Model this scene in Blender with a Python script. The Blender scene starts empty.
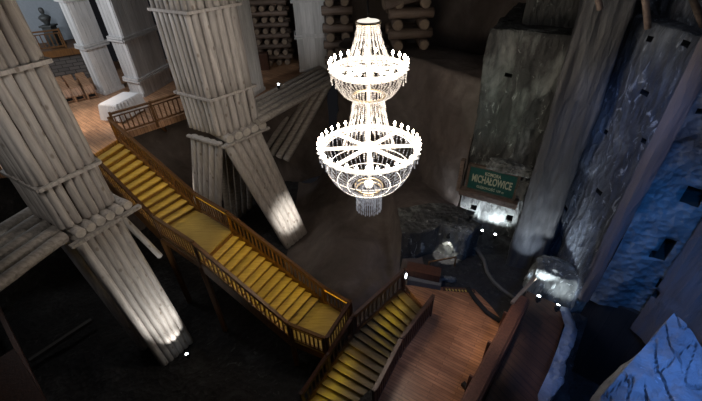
import bpy, bmesh, math, random
from mathutils import Vector, Matrix, noise
random.seed(7)
C = bpy.context.scene.collection
V = Vector
PI = math.pi

# ------------------------------------------------------------------ camera geometry (metres, z up, main wooden floor at z = 0)
F = 380.; CX, CY = 351., 200.5; VPD = (371., 716.); H = 11.
_d = V((VPD[0]-CX, -(VPD[1]-CY), -F)).normalized(); UPc = -_d
FWc = V((0, 0, -1)); FWc = (FWc - FWc.dot(UPc)*UPc).normalized(); RTc = FWc.cross(UPc)
def ray(x, y):
    c = V((x-CX, -(y-CY), -F)); return V((RTc.dot(c), FWc.dot(c), UPc.dot(c)))
def G(x, y, z):                       # survey point: where the sight line meets the level z
    r = ray(x, y); t = (z-H)/r.z; return V((r.x*t, r.y*t, z))
def D(x, y, Y):
    r = ray(x, y); t = Y/r.y; return V((r.x*t, Y, H+r.z*t))
def zat(x, y, px, py):
    r = ray(x, y); t = (r.x*px+r.y*py)/(r.x**2+r.y**2); return H+r.z*t

# ------------------------------------------------------------------ materials
def newmat(name):
    m = bpy.data.materials.new(name); m.use_nodes = True
    nt = m.node_tree; nt.nodes.clear()
    o = nt.nodes.new('ShaderNodeOutputMaterial'); b = nt.nodes.new('ShaderNodeBsdfPrincipled')
    nt.links.new(b.outputs[0], o.inputs[0]); return m, nt, b
def N(nt, t, **kw):
    n = nt.nodes.new(t)
    for k, v in kw.items():
        if k in n.inputs: n.inputs[k].default_value = v
        else: setattr(n, k, v)
    return n
def ramp(nt, src, stops):
    r = nt.nodes.new('ShaderNodeValToRGB'); e = r.color_ramp.elements
    while len(e) < len(stops): e.new(.5)
    for i, (p, c) in enumerate(stops):
        e[i].position = p; e[i].color = (c[0], c[1], c[2], 1)
    nt.links.new(src, r.inputs[0]); return r.outputs[0]
def bump(nt, b, src, s, d=.05):
    n = N(nt, 'ShaderNodeBump', Strength=s, Distance=d); nt.links.new(src, n.inputs['Height'])
    nt.links.new(n.outputs[0], b.inputs['Normal'])
def rock(name, dark, mid, light, scale=1.0, vein=.6, rough=.55, stretch=(1, 1, .45), bs=.8):
    m, nt, b = newmat(name)
    tc = N(nt, 'ShaderNodeTexCoord'); mp = N(nt, 'ShaderNodeMapping'); mp.inputs['Scale'].default_value = stretch
    nt.links.new(tc.outputs['Object'], mp.inputs[0])
    n1 = N(nt, 'ShaderNodeTexNoise', Scale=1.1*scale, Detail=8.0, Roughness=.62, Distortion=.6); nt.links.new(mp.outputs[0], n1.inputs[0])
    n2 = N(nt, 'ShaderNodeTexNoise', Scale=3.2*scale, Detail=9.0, Roughness=.7, Distortion=1.5); nt.links.new(mp.outputs[0], n2.inputs[0])
    vo = N(nt, 'ShaderNodeTexVoronoi', Scale=5.0*scale); nt.links.new(mp.outputs[0], vo.inputs[0])
    c1 = ramp(nt, n1.outputs[0], [(.3, dark), (.52, mid), (.72, light)])
    v = ramp(nt, n2.outputs[0], [(vein-.03, (0, 0, 0)), (vein+.06, (1, 1, 1))])
    mx = N(nt, 'ShaderNodeMix', data_type='RGBA'); nt.links.new(v, mx.inputs[0])
    nt.links.new(c1, mx.inputs[6]); mx.inputs[7].default_value = (min(1, light[0]*1.7), min(1, light[1]*1.7), min(1, light[2]*1.7), 1)
    nt.links.new(mx.outputs[2], b.inputs['Base Color'])
    ad = N(nt, 'ShaderNodeMath', operation='MULTIPLY_ADD'); nt.links.new(n2.outputs[0], ad.inputs[0]); ad.inputs[1].default_value = 1.2
    nt.links.new(vo.outputs[0], ad.inputs[2]); bump(nt, b, ad.outputs[0], bs, .14)
    b.inputs['Roughness'].default_value = rough; return m
def wood(name, c0, c1, axis='Z', scale=1.0, rough=.6, knots=True, bs=.25):
    m, nt, b = newmat(name)
    tc = N(nt, 'ShaderNodeTexCoord'); mp = N(nt, 'ShaderNodeMapping')
    s = [7*scale]*3; s['XYZ'.index(axis)] = .7*scale; mp.inputs['Scale'].default_value = s
    nt.links.new(tc.outputs['Object'], mp.inputs[0])
    oi = N(nt, 'ShaderNodeObjectInfo')
    ad = N(nt, 'ShaderNodeVectorMath', operation='ADD'); nt.links.new(mp.outputs[0], ad.inputs[0])
    ml = N(nt, 'ShaderNodeMath', operation='MULTIPLY'); ml.inputs[1].default_value = 37.; nt.links.new(oi.outputs['Random'], ml.inputs[0])
    nt.links.new(ml.outputs[0], ad.inputs[1])
    n = N(nt, 'ShaderNodeTexNoise', Scale=1.6, Detail=6.0, Roughness=.6, Distortion=.4); nt.links.new(ad.outputs[0], n.inputs[0])
    col = ramp(nt, n.outputs[0], [(.3, c0), (.62, c1)])
    hs = N(nt, 'ShaderNodeHueSaturation'); mr = N(nt, 'ShaderNodeMapRange'); mr.inputs[3].default_value = .78; mr.inputs[4].default_value = 1.15
    nt.links.new(oi.outputs['Random'], mr.inputs[0]); nt.links.new(mr.outputs[0], hs.inputs['Value']); nt.links.new(col, hs.inputs['Color'])
    out = hs.outputs[0]
    if knots:
        mk = N(nt, 'ShaderNodeMapping'); s2 = [2.6*scale]*3; s2['XYZ'.index(axis)] = 1.5*scale; mk.inputs['Scale'].default_value = s2
        nt.links.new(tc.outputs['Object'], mk.inputs[0])
        a2 = N(nt, 'ShaderNodeVectorMath', operation='ADD'); nt.links.new(mk.outputs[0], a2.inputs[0]); nt.links.new(ml.outputs[0], a2.inputs[1])
        vo = N(nt, 'ShaderNodeTexVoronoi', Scale=1.3); nt.links.new(a2.outputs[0], vo.inputs[0])
        k = ramp(nt, vo.outputs[0], [(.10, (.42, .36, .3)), (.2, (1, 1, 1))])
        mx = N(nt, 'ShaderNodeMix', data_type='RGBA', blend_type='MULTIPLY'); mx.inputs[0].default_value = .8
        nt.links.new(out, mx.inputs[6]); nt.links.new(k, mx.inputs[7]); out = mx.outputs[2]
    nt.links.new(out, b.inputs['Base Color']); bump(nt, b, n.outputs[0], bs, .03)
    b.inputs['Roughness'].default_value = rough; return m
def planks(name, c0, c1, gap, w=.16, l=2.4, rot=0., rough=.4):
    m, nt, b = newmat(name)
    tc = N(nt, 'ShaderNodeTexCoord'); mp = N(nt, 'ShaderNodeMapping'); mp.inputs['Rotation'].default_value = (0, 0, rot)
    nt.links.new(tc.outputs['Object'], mp.inputs[0])
    br = N(nt, 'ShaderNodeTexBrick', Scale=1.0); br.inputs['Brick Width'].default_value = l; br.inputs['Row Height'].default_value = w
    br.inputs['Mortar Size'].default_value = .008; br.inputs['Mortar Smooth'].default_value = .2
    br.inputs['Color1'].default_value = (*c0, 1); br.inputs['Color2'].default_value = (*c1, 1); br.inputs['Mortar'].default_value = (*gap, 1)
    nt.links.new(mp.outputs[0], br.inputs[0])
    m2 = N(nt, 'ShaderNodeMapping'); m2.inputs['Scale'].default_value = (.8, 9, 1); nt.links.new(mp.outputs[0], m2.inputs[0])
    n = N(nt, 'ShaderNodeTexNoise', Scale=1.5, Detail=7.0, Roughness=.65); nt.links.new(m2.outputs[0], n.inputs[0])
    n3 = N(nt, 'ShaderNodeTexNoise', Scale=.9, Detail=5.0, Roughness=.65); nt.links.new(mp.outputs[0], n3.inputs[0])
    g = ramp(nt, n.outputs[0], [(.3, (.55, .5, .48)), (.7, (1.25, 1.2, 1.15))])
    g3 = ramp(nt, n3.outputs[0], [(.35, (.55, .55, .55)), (.65, (1.2, 1.2, 1.2))])
    mx = N(nt, 'ShaderNodeMix', data_type='RGBA', blend_type='MULTIPLY'); mx.inputs[0].default_value = .85
    nt.links.new(br.outputs[0], mx.inputs[6]); nt.links.new(g, mx.inputs[7])
    mx2 = N(nt, 'ShaderNodeMix', data_type='RGBA', blend_type='MULTIPLY'); mx2.inputs[0].default_value = .7
    nt.links.new(mx.outputs[2], mx2.inputs[6]); nt.links.new(g3, mx2.inputs[7])
    nt.links.new(mx2.outputs[2], b.inputs['Base Color']); bump(nt, b, br.outputs['Fac'], -.4, .01)
    b.inputs['Roughness'].default_value = rough; return m
def plain(name, c, rough=.5, metal=0., em=None, es=0., noise_amt=.25, trans=0.):
    m, nt, b = newmat(name)
    tc = N(nt, 'ShaderNodeTexCoord'); n = N(nt, 'ShaderNodeTexNoise', Scale=9.0, Detail=4.0); nt.links.new(tc.outputs['Object'], n.inputs[0])
    a = 1-noise_amt
    nt.links.new(ramp(nt, n.outputs[0], [(.3, [x*a for x in c]), (.7, c)]), b.inputs['Base Color'])
    b.inputs['Roughness'].default_value = rough; b.inputs['Metallic'].default_value = metal
    if trans: b.inputs['Transmission Weight'].default_value = trans
    if em: b.inputs['Emission Color'].default_value = (*em, 1); b.inputs['Emission Strength'].default_value = es
    return m
def stonewall(name):
    m, nt, b = newmat(name)
    tc = N(nt, 'ShaderNodeTexCoord'); mp = N(nt, 'ShaderNodeMapping'); mp.inputs['Rotation'].default_value = (PI/2, 0, 0)
    nt.links.new(tc.outputs['Object'], mp.inputs[0])
    br = N(nt, 'ShaderNodeTexBrick', Scale=1.0); br.inputs['Brick Width'].default_value = .5; br.inputs['Row Height'].default_value = .2
    br.inputs['Mortar Size'].default_value = .02
    br.inputs['Color1'].default_value = (.10, .09, .085, 1); br.inputs['Color2'].default_value = (.15, .13, .12, 1); br.inputs['Mortar'].default_value = (.04, .035, .03, 1)
    nt.links.new(mp.outputs[0], br.inputs[0]); nt.links.new(br.outputs[0], b.inputs['Base Color']); b.inputs['Roughness'].default_value = .8
    bump(nt, b, br.outputs['Fac'], -.6, .03); return m

M = dict(
  rock_brown=rock('brown_salt_rock', (.055, .043, .037), (.10, .08, .07), (.16, .13, .115), .55, .70, .8, bs=.25, stretch=(1, 1, .8)),
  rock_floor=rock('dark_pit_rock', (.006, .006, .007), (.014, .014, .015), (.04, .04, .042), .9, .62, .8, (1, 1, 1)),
  rock_grey=rock('grey_salt_rock', (.02, .02, .02), (.055, .057, .054), (.24, .26, .245), .9, .62, .55, bs=1.),
  rock_pale=rock('pale_salt_rock', (.04, .042, .04), (.13, .14, .135), (.3, .32, .31), 1.2, .6, .85),
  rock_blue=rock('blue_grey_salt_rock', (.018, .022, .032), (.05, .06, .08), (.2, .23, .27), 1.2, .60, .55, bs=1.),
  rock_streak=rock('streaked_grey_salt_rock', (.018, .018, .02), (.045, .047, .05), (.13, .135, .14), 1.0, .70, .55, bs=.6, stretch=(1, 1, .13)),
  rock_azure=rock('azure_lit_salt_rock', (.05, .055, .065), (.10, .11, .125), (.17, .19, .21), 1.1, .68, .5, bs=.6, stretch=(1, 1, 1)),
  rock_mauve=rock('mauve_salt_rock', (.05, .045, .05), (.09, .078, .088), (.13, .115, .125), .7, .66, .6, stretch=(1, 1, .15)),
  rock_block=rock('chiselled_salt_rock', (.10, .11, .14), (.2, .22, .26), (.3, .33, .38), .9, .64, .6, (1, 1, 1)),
  logwhite=wood('limewashed_log', (.33, .302, .278), (.56, .522, .488), 'Z', 1.0),
  logend=plain('log_end_grain', (.62, .58, .52), .7),
  whiteboard=wood('whitewashed_board', (.50, .50, .50), (.68, .68, .68), 'Z', .8, knots=False, bs=.15),
  loggrey=wood('grey_timber_log', (.20, .18, .16), (.40, .365, .33), 'X', 1.0, knots=False),
  logbrown=wood('brown_crib_log', (.08, .058, .045), (.17, .125, .1), 'X', 1.0, knots=False),
  logtan=plain('tan_log_end', (.24, .185, .135), .8),
  darkwood=wood('dark_stained_wood', (.035, .013, .008), (.08, .032, .018), 'Z', 1.5, .4, False),
  redwood=wood('reddish_parapet_wood', (.07, .026, .016), (.13, .055, .035), 'Z', 1.5, .45, False),
  amberwood=wood('amber_stained_wood', (.09, .038, .012), (.18, .08, .022), 'Z', 1.5, .45, False),
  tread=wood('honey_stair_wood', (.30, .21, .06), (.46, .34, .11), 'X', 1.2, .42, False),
  treadshade=wood('shaded_stair_wood', (.04, .028, .014), (.085, .062, .03), 'X', 1.2, .42, False),  # shade on the lower flights put into a darkened tread colour
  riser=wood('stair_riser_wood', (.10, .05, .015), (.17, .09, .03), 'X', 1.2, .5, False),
  floorwood=planks('warm_floor_planks', (.30, .14, .072), (.42, .21, .112), (.17, .08, .042), .10, 1.3, rot=.58, rough=.33),
  uppwood=planks('upper_floor_planks', (.42, .24, .14), (.56, .34, .2), (.12, .06, .035), .16, 2.6, rot=.72, rough=.4),
  rampwood=planks('dark_ramp_planks', (.07, .03, .018), (.085, .038, .022), (.015, .008, .006), .2, 3, rot=1.0, rough=.45),
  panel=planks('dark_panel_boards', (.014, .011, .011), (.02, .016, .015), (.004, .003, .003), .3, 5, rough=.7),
  stone=stonewall('rubble_stone'),
  kerb=plain('grey_kerb_stone', (.09, .086, .08), .8),
  cloth=plain('white_cloth', (.8, .81, .84), .85, noise_amt=.06),
  bluewall=plain('pale_blue_plaster', (.42, .48, .54), .8, noise_amt=.1),
  bronze=plain('grey_bronze', (.12, .13, .13), .5, .3),
  brass=plain('polished_brass', (.8, .66, .45), .3, .9),
  white=plain('glowing_ivory_enamel', (.9, .86, .78), .4, em=(1, .9, .78), es=1.1, noise_amt=.05),  # emission puts the bulbs' glare into rings, spokes and cups
  crystal=plain('glowing_cut_crystal', (.55, .52, .48), .12, em=(1, .9, .82), es=.3, noise_amt=.6),  # emission stands in for bulb light scattered by the strands
  crystalcool=plain('cool_glowing_crystal', (.42, .45, .52), .12, em=(.8, .86, 1), es=.12, noise_amt=.7),  # weaker emission in place of scattered light, mostly lower strands
  bulb=plain('lit_bulb', (1, .95, .85), .3, em=(1, .88, .7), es=45., noise_amt=0),
  lens=plain('spot_lens', (1, 1, 1), .3, em=(.85, .93, 1), es=14., noise_amt=0),
  amberled=plain('amber_led_strip', (1, .8, .2), .4, em=(1, .62, .06), es=3., noise_amt=0),
  black=plain('black_metal', (.015, .015, .017), .5, .4),
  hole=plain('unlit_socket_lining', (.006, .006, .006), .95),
  signgreen=plain('green_sign_enamel', (.012, .10, .088), .5),
  letter=plain('cream_lettering', (.55, .58, .44), .6, noise_amt=.1),
  yellow=plain('yellow_edge_paint', (.55, .42, .10), .6),
)

# ------------------------------------------------------------------ builders
def tag(o, label=None, cat=None, group=None, kind=None):
    if label: o['label'] = label
    if cat: o['category'] = cat
    if group: o['group'] = group
    if kind: o['kind'] = kind
    return o
def thing(name, label, cat, loc=(0, 0, 0), group=None):
    o = bpy.data.objects.new(name, None); C.objects.link(o); o.location = loc; o.empty_display_size = .2
    return tag(o, label, cat, group)
class MB:
    def __init__(s): s.bm = bmesh.new()
    def hexa(s, p):                                  # 8 points: bottom 4, top 4 (same winding)
        v = [s.bm.verts.new(q) for q in p]
        for f in ((3, 2, 1, 0), (4, 5, 6, 7), (0, 1, 5, 4), (1, 2, 6, 5), (2, 3, 7, 6), (3, 0, 4, 7)): s.bm.faces.new([v[i] for i in f])
    def bar(s, a, b, w, h, up=V((0, 0, 1))):         # rectangular bar between two points
        a, b = V(a), V(b); d = (b-a).normalized(); sd = d.cross(up)
        if sd.length < 1e-4: sd = d.cross(V((1, 0, 0)))
        sd.normalize(); u = sd.cross(d).normalized()
        x, y = sd*w/2, u*h/2
        s.hexa([a-x-y, a+x-y, b+x-y, b-x-y, a-x+y, a+x+y, b+x+y, b-x+y])
    def box(s, c, sx, sy, sz, rz=0.):
        c = V(c); R = Matrix.Rotation(rz, 3, 'Z'); P = []
        for z in (0, sz):
            for x, y in ((-1, -1), (1, -1), (1, 1), (-1, 1)): P.append(c + R @ V((x*sx/2, y*sy/2, 0)) + V((0, 0, z)))
        s.hexa(P)
    def prism(s, pts, z0, z1):
        lo = [s.bm.verts.new((p[0], p[1], z0)) for p in pts]; hi = [s.bm.verts.new((p[0], p[1], z1)) for p in pts]; n = len(pts)
        s.bm.faces.new(hi); s.bm.faces.new(lo[::-1])
        for i in range(n): s.bm.faces.new([lo[i], lo[(i+1) % n], hi[(i+1) % n], hi[i]])
    def tube(s, pts, rad, n=8, caps=True, wob=0.):
        pts = [V(p) for p in pts]; rings = []
        for i, p in enumerate(pts):
            d = (pts[min(i+1, len(pts)-1)]-pts[max(i-1, 0)]).normalized()
            a = d.cross(V((0, 0, 1)))
            if a.length < .05: a = d.cross(V((0, 1, 0)))
            a.normalize(); b = d.cross(a); r = rad[i] if isinstance(rad, (list, tuple)) else rad
            rings.append([s.bm.verts.new(p+(a*math.cos(t)+b*math.sin(t))*(r*(1+random.uniform(-wob, wob)))) for t in [2*PI*k/n for k in range(n)]])
        for i in range(len(rings)-1):
            for k in range(n): s.bm.faces.new([rings[i][k], rings[i][(k+1) % n], rings[i+1][(k+1) % n], rings[i+1][k]])
        if caps: s.bm.faces.new(rings[0][::-1]); s.bm.faces.new(rings[-1])
    def lathe(s, c, prof, n=16):
        c = V(c); rings = [[s.bm.verts.new(c+V((r*math.cos(2*PI*k/n), r*math.sin(2*PI*k/n), z))) for k in range(n)] for r, z in prof]
        for i in range(len(rings)-1):
            for k in range(n): s.bm.faces.new([rings[i][k], rings[i][(k+1) % n], rings[i+1][(k+1) % n], rings[i+1][k]])
        s.bm.faces.new(rings[0][::-1]); s.bm.faces.new(rings[-1])
    def torus(s, c, R, r, n=48, m=8, hz=1.0):
        c = V(c); g = []
        for i in range(n):
            a = 2*PI*i/n; g.append([s.bm.verts.new(c+V(((R+r*math.cos(t))*math.cos(a), (R+r*math.cos(t))*math.sin(a), r*hz*math.sin(t)))) for t in [2*PI*k/m for k in range(m)]])
        for i in range(n):
            for k in range(m): s.bm.faces.new([g[i][k], g[(i+1) % n][k], g[(i+1) % n][(k+1) % m], g[i][(k+1) % m]])
    def bead(s, c, r, hz=1.0):
        c = V(c); q = [s.bm.verts.new(c+V(p)) for p in ((r, 0, 0), (0, r, 0), (-r, 0, 0), (0, -r, 0), (0, 0, r*hz), (0, 0, -r*hz))]
        for i in range(4): s.bm.faces.new([q[i], q[(i+1) % 4], q[4]]); s.bm.faces.new([q[(i+1) % 4], q[i], q[5]])
    def build(s, name, mats, parent=None, smooth=False, origin=None, bevel=0.):
        me = bpy.data.meshes.new(name); bmesh.ops.recalc_face_normals(s.bm, faces=s.bm.faces)
        o0 = V(origin) if origin is not None else (V(parent_world(parent)) if parent else V((0, 0, 0)))
        bmesh.ops.translate(s.bm, verts=s.bm.verts, vec=-o0)
        s.bm.to_mesh(me); s.bm.free()
        if not isinstance(mats, (list, tuple)): mats = [mats]
        for m in mats: me.materials.append(m)
        if smooth: me.polygons.foreach_set('use_smooth', [True]*len(me.polygons))
        o = bpy.data.objects.new(name, me); C.objects.link(o)
        if parent:
            o.parent = parent
            if origin is not None: o.location = o0-parent_world(parent)
        else: o.location = o0
        if bevel: b = o.modifiers.new('Bevel', 'BEVEL'); b.width = bevel; b.segments = 2
        return o
def parent_world(p):
    w = V((0, 0, 0))
    while p is not None: w += V(p.location); p = p.parent
    return w
def log(name, a, b, r, mat, parent, endmat=None, seg=7, n=12, wob=.03, taper=.06):
    a, b = V(a), V(b); s = MB(); pts = []; rad = []
    bow = V((random.uniform(-1, 1), random.uniform(-1, 1), 0))*r*.12
    for i in range(seg+1):
        t = i/seg; pts.append(a.lerp(b, t)+bow*math.sin(PI*t)); rad.append(r*(1+taper*(.5-t))*(1+random.uniform(-.03, .03)))
    rad2 = [rad[0]*.86]+rad+[rad[-1]*.86]; d = (b-a).normalized()*r*.12
    pts2 = [pts[0]-d]+pts+[pts[-1]+d]
    s.tube(pts2, rad2, n, True, wob*.4)
    o = s.build(name, [mat, endmat or mat], parent, True)
    for p in o.data.polygons:
        if len(p.vertices) > 4: p.material_index = 1; p.use_smooth = False
    return o

def rockwall(name, path, z0, z1, mat, amp=.25, res=.16, freq=.6, lean=0., top=None, seed=0, holes=(), parent=None, close=False, drop=None):
    """rough rock face standing on a plan polyline, optional flat top reaching back by `top` metres."""
    P = [V((p[0], p[1])) for p in path]; pts = []; nrm = []
    for i in range(len(P)-1):
        n = max(1, int((P[i+1]-P[i]).length/res)); d = (P[i+1]-P[i]).normalized(); nn = V((d.y, -d.x))
        for k in range(n): pts.append(P[i].lerp(P[i+1], k/n)); nrm.append(nn)
    pts.append(P[-1]); nrm.append(nrm[-1])
    ns = [(nrm[max(0, i-1)]+nrm[i]+nrm[min(len(nrm)-1, i+1)]).normalized() for i in range(len(nrm))]
    bm = bmesh.new(); rows = []; nz = max(2, int((z1-z0)/res))
    def disp(p):
        q = p*freq+V((seed*7.3, seed*3.1, 0)); q2 = V((q.x, q.y, q.z*.35))
        a = noise.fractal(q2, 1.0, 2.1, 5)*.7; st = noise.cell(V((p.x*.6+seed, p.y*.6, p.z*.45)))-.5
        rg = 1-abs(noise.noise(q2*2.3))*2
        fi = noise.fractal(V((p.x*3.1, p.y*3.1, p.z*1.6)), 1.0, 2.2, 4)*.22
        return amp*(a+.3*st+.2*rg+fi)
    for j in range(nz+1):
        t = j/nz; z = z0+(z1-z0)*t; row = []
        for p, n in zip(pts, ns):
            q = V((p.x-n.x*lean*t, p.y-n.y*lean*t, z)); dd = disp(q)
            row.append(bm.verts.new(q+V((n.x, n.y, 0))*dd))
        rows.append(row)
    if top:
        m = max(2, int(top/(res*1.5)))
        for j in range(1, m+1):
            row = []
            for p, n in zip(pts, ns):
                q = V((p.x-n.x*(lean+top*j/m), p.y-n.y*(lean+top*j/m), z1)); row.append(bm.verts.new(q+V((0, 0, disp(q+V((3, 3, 3)))*.5))))
            rows.append(row)
    for a, b in zip(rows, rows[1:]):
        for i in range(len(a)-1): bm.faces.new([a[i], a[i+1], b[i+1], b[i]])
    me = bpy.data.meshes.new(name); bmesh.ops.recalc_face_normals(bm, faces=bm.faces)
    # face the camera side
    ok = 0
    for f in bm.faces:
        if f.normal.dot(V((0, 0, 11))-f.calc_center_median()) > 0: ok += 1
    if ok < len(bm.faces)/2: bmesh.ops.reverse_faces(bm, faces=bm.faces)
    bm.to_mesh(me); bm.free(); me.materials.append(mat); me.materials.append(M['hole'])
    me.polygons.foreach_set('use_smooth', [True]*len(me.polygons))
    o = bpy.data.objects.new(name, me); C.objects.link(o)
    # square timber sockets cut into the rock: a rectangle of grid cells pushed inward
    if holes:
        W_ = len(pts)-1; bm = bmesh.new(); bm.from_mesh(me); bm.faces.ensure_lookup_table()
        def pj(c):
            c = c-V((0, 0, H)); cc = V((c.x*RTc.x+c.y*FWc.x+c.z*UPc.x, c.x*RTc.y+c.y*FWc.y+c.z*UPc.y, c.x*RTc.z+c.y*FWc.z+c.z*UPc.z))
            return (CX+F*cc.x/-cc.z, CY-F*cc.y/-cc.z) if cc.z < 0 else (1e6, 1e6)
        cells = [pj(f.calc_center_median()) for f in bm.faces]; todo = []
        for (hx, hy, w, h) in holes:
            b = min(range(W_*nz), key=lambda k: (cells[k][0]-hx)**2+(cells[k][1]-hy)**2)
            if (cells[b][0]-hx)**2+(cells[b][1]-hy)**2 > 120: continue
            r_, c_ = divmod(b, W_)
            c2 = min(W_-2, c_+1); cw = max(.6, math.hypot(cells[r_*W_+c2][0]-cells[b][0], cells[r_*W_+c2][1]-cells[b][1]))
            r2 = min(nz-1, r_+1); chh = max(.6, math.hypot(cells[r2*W_+c_][0]-cells[b][0], cells[r2*W_+c_][1]-cells[b][1]))
            nc, nr = max(1, round(w/cw)), max(1, round(h/chh))
            sel = [bm.faces[rr*W_+q] for rr in range(max(1, r_-nr//2), min(nz-1, r_-nr//2+nr)) for q in range(max(0, c_-nc//2), min(W_, c_-nc//2+nc))]
            if sel: todo.append(sel)
        for sel in todo:
            sel = [f for f in sel if f.is_valid]
            if not sel: continue
            nm = sum((f.normal for f in sel), V((0, 0, 0))).normalized()
            r = bmesh.ops.extrude_face_region(bm, geom=sel)
            vs = [g for g in r['geom'] if isinstance(g, bmesh.types.BMVert)]
            lf = [f for f in sel if f.is_valid]
            if lf: bmesh.ops.delete(bm, geom=lf, context='FACES')
            bmesh.ops.translate(bm, verts=vs, vec=-nm*.6); vset = set(vs)
            for f in bm.faces:
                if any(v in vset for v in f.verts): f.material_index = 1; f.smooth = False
        bm.to_mesh(me); bm.free()
    if parent: o.parent = parent
    return o

# ------------------------------------------------------------------ terrain
def sst(a, b, x): t = max(0, min(1, (x-a)/(b-a))); return t*t*(3-2*t)
def ground_h(x, y):
    h = -2.8
    # shelf of rock carrying the wooden floor and the paths on the right
    s = sst(1.0, 1.9, x + .55*max(0, 9.3-y)*.0 + (0 if y > 9.2 else -(9.2-y)*1.05*-1))
    edge = 1.75 if y > 9.2 else 1.75-(9.2-y)*.02
    s = sst(edge-.1, edge+.25, x) if y > 9.0 else 0
    s2 = sst(-.6, .4, (x-2.6)+(8.1-y)*1.08) if y <= 9.0 else 0
    h = max(h, -2.8+2.72*max(s, s2))
    # slope of brown rock behind the chandelier
    t = sst(10.8, 17.5, y-.10*x)*sst(-2.2, 1.5, x)
    h = max(h, -2.8+3.0*t*(1-.0*x))
    m = sst(9.6, 11.2, y)*sst(3.4, 1.0, abs(x-.4))
    h = max(h, -2.8+m*1.3)
    h -= .75*sst(10.9, 11.7, y-.0*x)*sst(3.9, 4.5, x)*sst(14.5, 13.5, y)*(1 if h > -.5 else 0)
    n = noise.fractal(V((x*.5, y*.5, 3)), 1, 2, 5)
    rough = .28 if (x < 1.6 or y > 12) else .04
    if x > 5.15+(y-3.6)*.575 and y < 7.7: h = -3
    return h+n*rough*(1 if y < 30 else .3)
bm = bmesh.new(); res = .2; X0, X1, Y0, Y1 = -16, 12, 1.0, 21.0
nx, ny = int((X1-X0)/res), int((Y1-Y0)/res)
gv = [[bm.verts.new((X0+i*res, Y0+j*res, ground_h(X0+i*res, Y0+j*res))) for i in range(nx+1)] for j in range(ny+1)]
for j in range(ny):
    for i in range(nx): bm.faces.new([gv[j][i], gv[j][i+1], gv[j+1][i+1], gv[j+1][i]])
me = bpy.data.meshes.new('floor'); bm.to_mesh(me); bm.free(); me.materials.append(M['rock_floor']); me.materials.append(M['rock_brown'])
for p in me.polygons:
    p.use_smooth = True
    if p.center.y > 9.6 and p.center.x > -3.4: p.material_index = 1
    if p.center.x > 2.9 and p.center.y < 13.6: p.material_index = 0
o = bpy.data.objects.new('floor', me); C.objects.link(o); tag(o, 'rough dark salt rock ground of the chamber and its pit', None, kind='structure')

# wooden main floor
def slab(name, pts, z, th, mat, label, kind='structure'):
    s = MB(); s.prism([(p[0], p[1]) for p in pts], z-th, z); o = s.build(name, mat); tag(o, label, None, kind=kind); return o
fl = [G(405, 285, 0), G(440, 287, 0), G(475, 290, 0), G(491, 306, 0), G(503, 322, 0), G(480, 368, 0), G(462, 401, 0), V((2.3, 3.6, 0)), V((.0, 3.6, 0)), G(374, 408, 0), G(400, 356, 0), G(430, 315, 0)]
slab('floor', fl, .0, .18, M['floorwood'], 'warm brown plank floor at the foot of the stairs')
up = [G(86, 159, 3.6), G(118, 139, 3.6), G(119, 135, 3.6), G(192, 111, 3.6), V((-7.3, 18.2, 0)), V((-4.6, 17.3, 0)), V((-4.1, 17.6, 0)), V((-1.0, 22.2, 0)), V((-.2, 27.5, 0)), V((-21, 27.5, 0)), V((-21, 16, 0)), V((-17, 12, 0))]
slab('floor', up, 3.6, .3, M['uppwood'], 'orange lit plank floor of the upper gallery')

# ------------------------------------------------------------------ rock walls
rockwall('wall_back', [(-.2, 23.5), (D(331, 90, 20).x, 20.4), (1.4, 18.9), (2.9, 17.8), (3.9, 16.2), (5.0, 14.3)], -3, 5.7, M['rock_brown'], .35, .2, .35, lean=.5, top=2.6, seed=1)['kind'] = 'structure'
rockwall('wall_back', [(-8.5, 27.6), (-2, 27.6), (5, 25), (12, 20)], 3, 14, M['rock_brown'], .4, .3, .5, seed=2)['kind'] = 'structure'
rockwall('wall_back', [(-5.2, 20.6), (-3.2, 21.5), (-1.2, 22.3)], -3, 3.2, M['rock_brown'], .3, .25, .5, seed=21)['kind'] = 'structure'
rockwall('wall_left', [(-19, 15.5), (-12.4, 15.6), (-11.6, 17.6), (-5, 20.6)], -3, 3.25, M['rock_brown'], .35, .25, .5, seed=22)['kind'] = 'structure'
rockwall('wall_left', [(-16, 3), (-16, 9), (-15, 15.6)], -3, 3.4, M['rock_floor'], .35, .3, .5, seed=23)['kind'] = 'structure'
# buttress behind the sign: side face, front face
ztop = zat(500, 34, 4.8, 13.4)
p2 = G(519, 176, 2.6); p1 = G(472, 165, 2.6)
dr = V((p2.x-p1.x, p2.y-p1.y)).normalized(); nb = V((-dr.y, dr.x))*-1
a = V((p1.x, p1.y))-dr*.3+V((-dr.y, dr.x))*.32; e = a+dr*4.2
bk = V((dr.y*-1, dr.x))
sw = rockwall('wall_right', [a+bk*5.5, a+bk*.0, e], -1.3, ztop, M['rock_grey'], .22, .13, .8, top=2.5, seed=3,
         holes=[(510, 75, 6, 5), (475, 206, 5, 4.5), (511, 216, 5, 5)])
sw['kind'] = 'structure'
a2 = a+dr*.9+bk*1.2
rockwall('wall_right', [a2+bk*4, a2, a2+dr*4.5], ztop-.3, 13, M['rock_grey'], .3, .18, .8, seed=4, holes=[(532, 8, 5, 4)])['kind'] = 'structure'
# tall lit pillar of rock
r1l, r1r = G(506, 263, 0), G(538, 273, 0)
nv = V((-(r1r-r1l).y, (r1r-r1l).x, 0)).normalized()
rp = rockwall('rock_pillar', [(r1l+nv*3.2).xy, r1l.xy, r1r.xy, (r1r+V((.55, .75, 0))*1.5).xy], -.2, 13, M['rock_streak'], .15, .12, .9, seed=5)
tag(rp, 'tall grey rock pillar, streaked with salt, right of the green sign', 'rock pillar')
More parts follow.
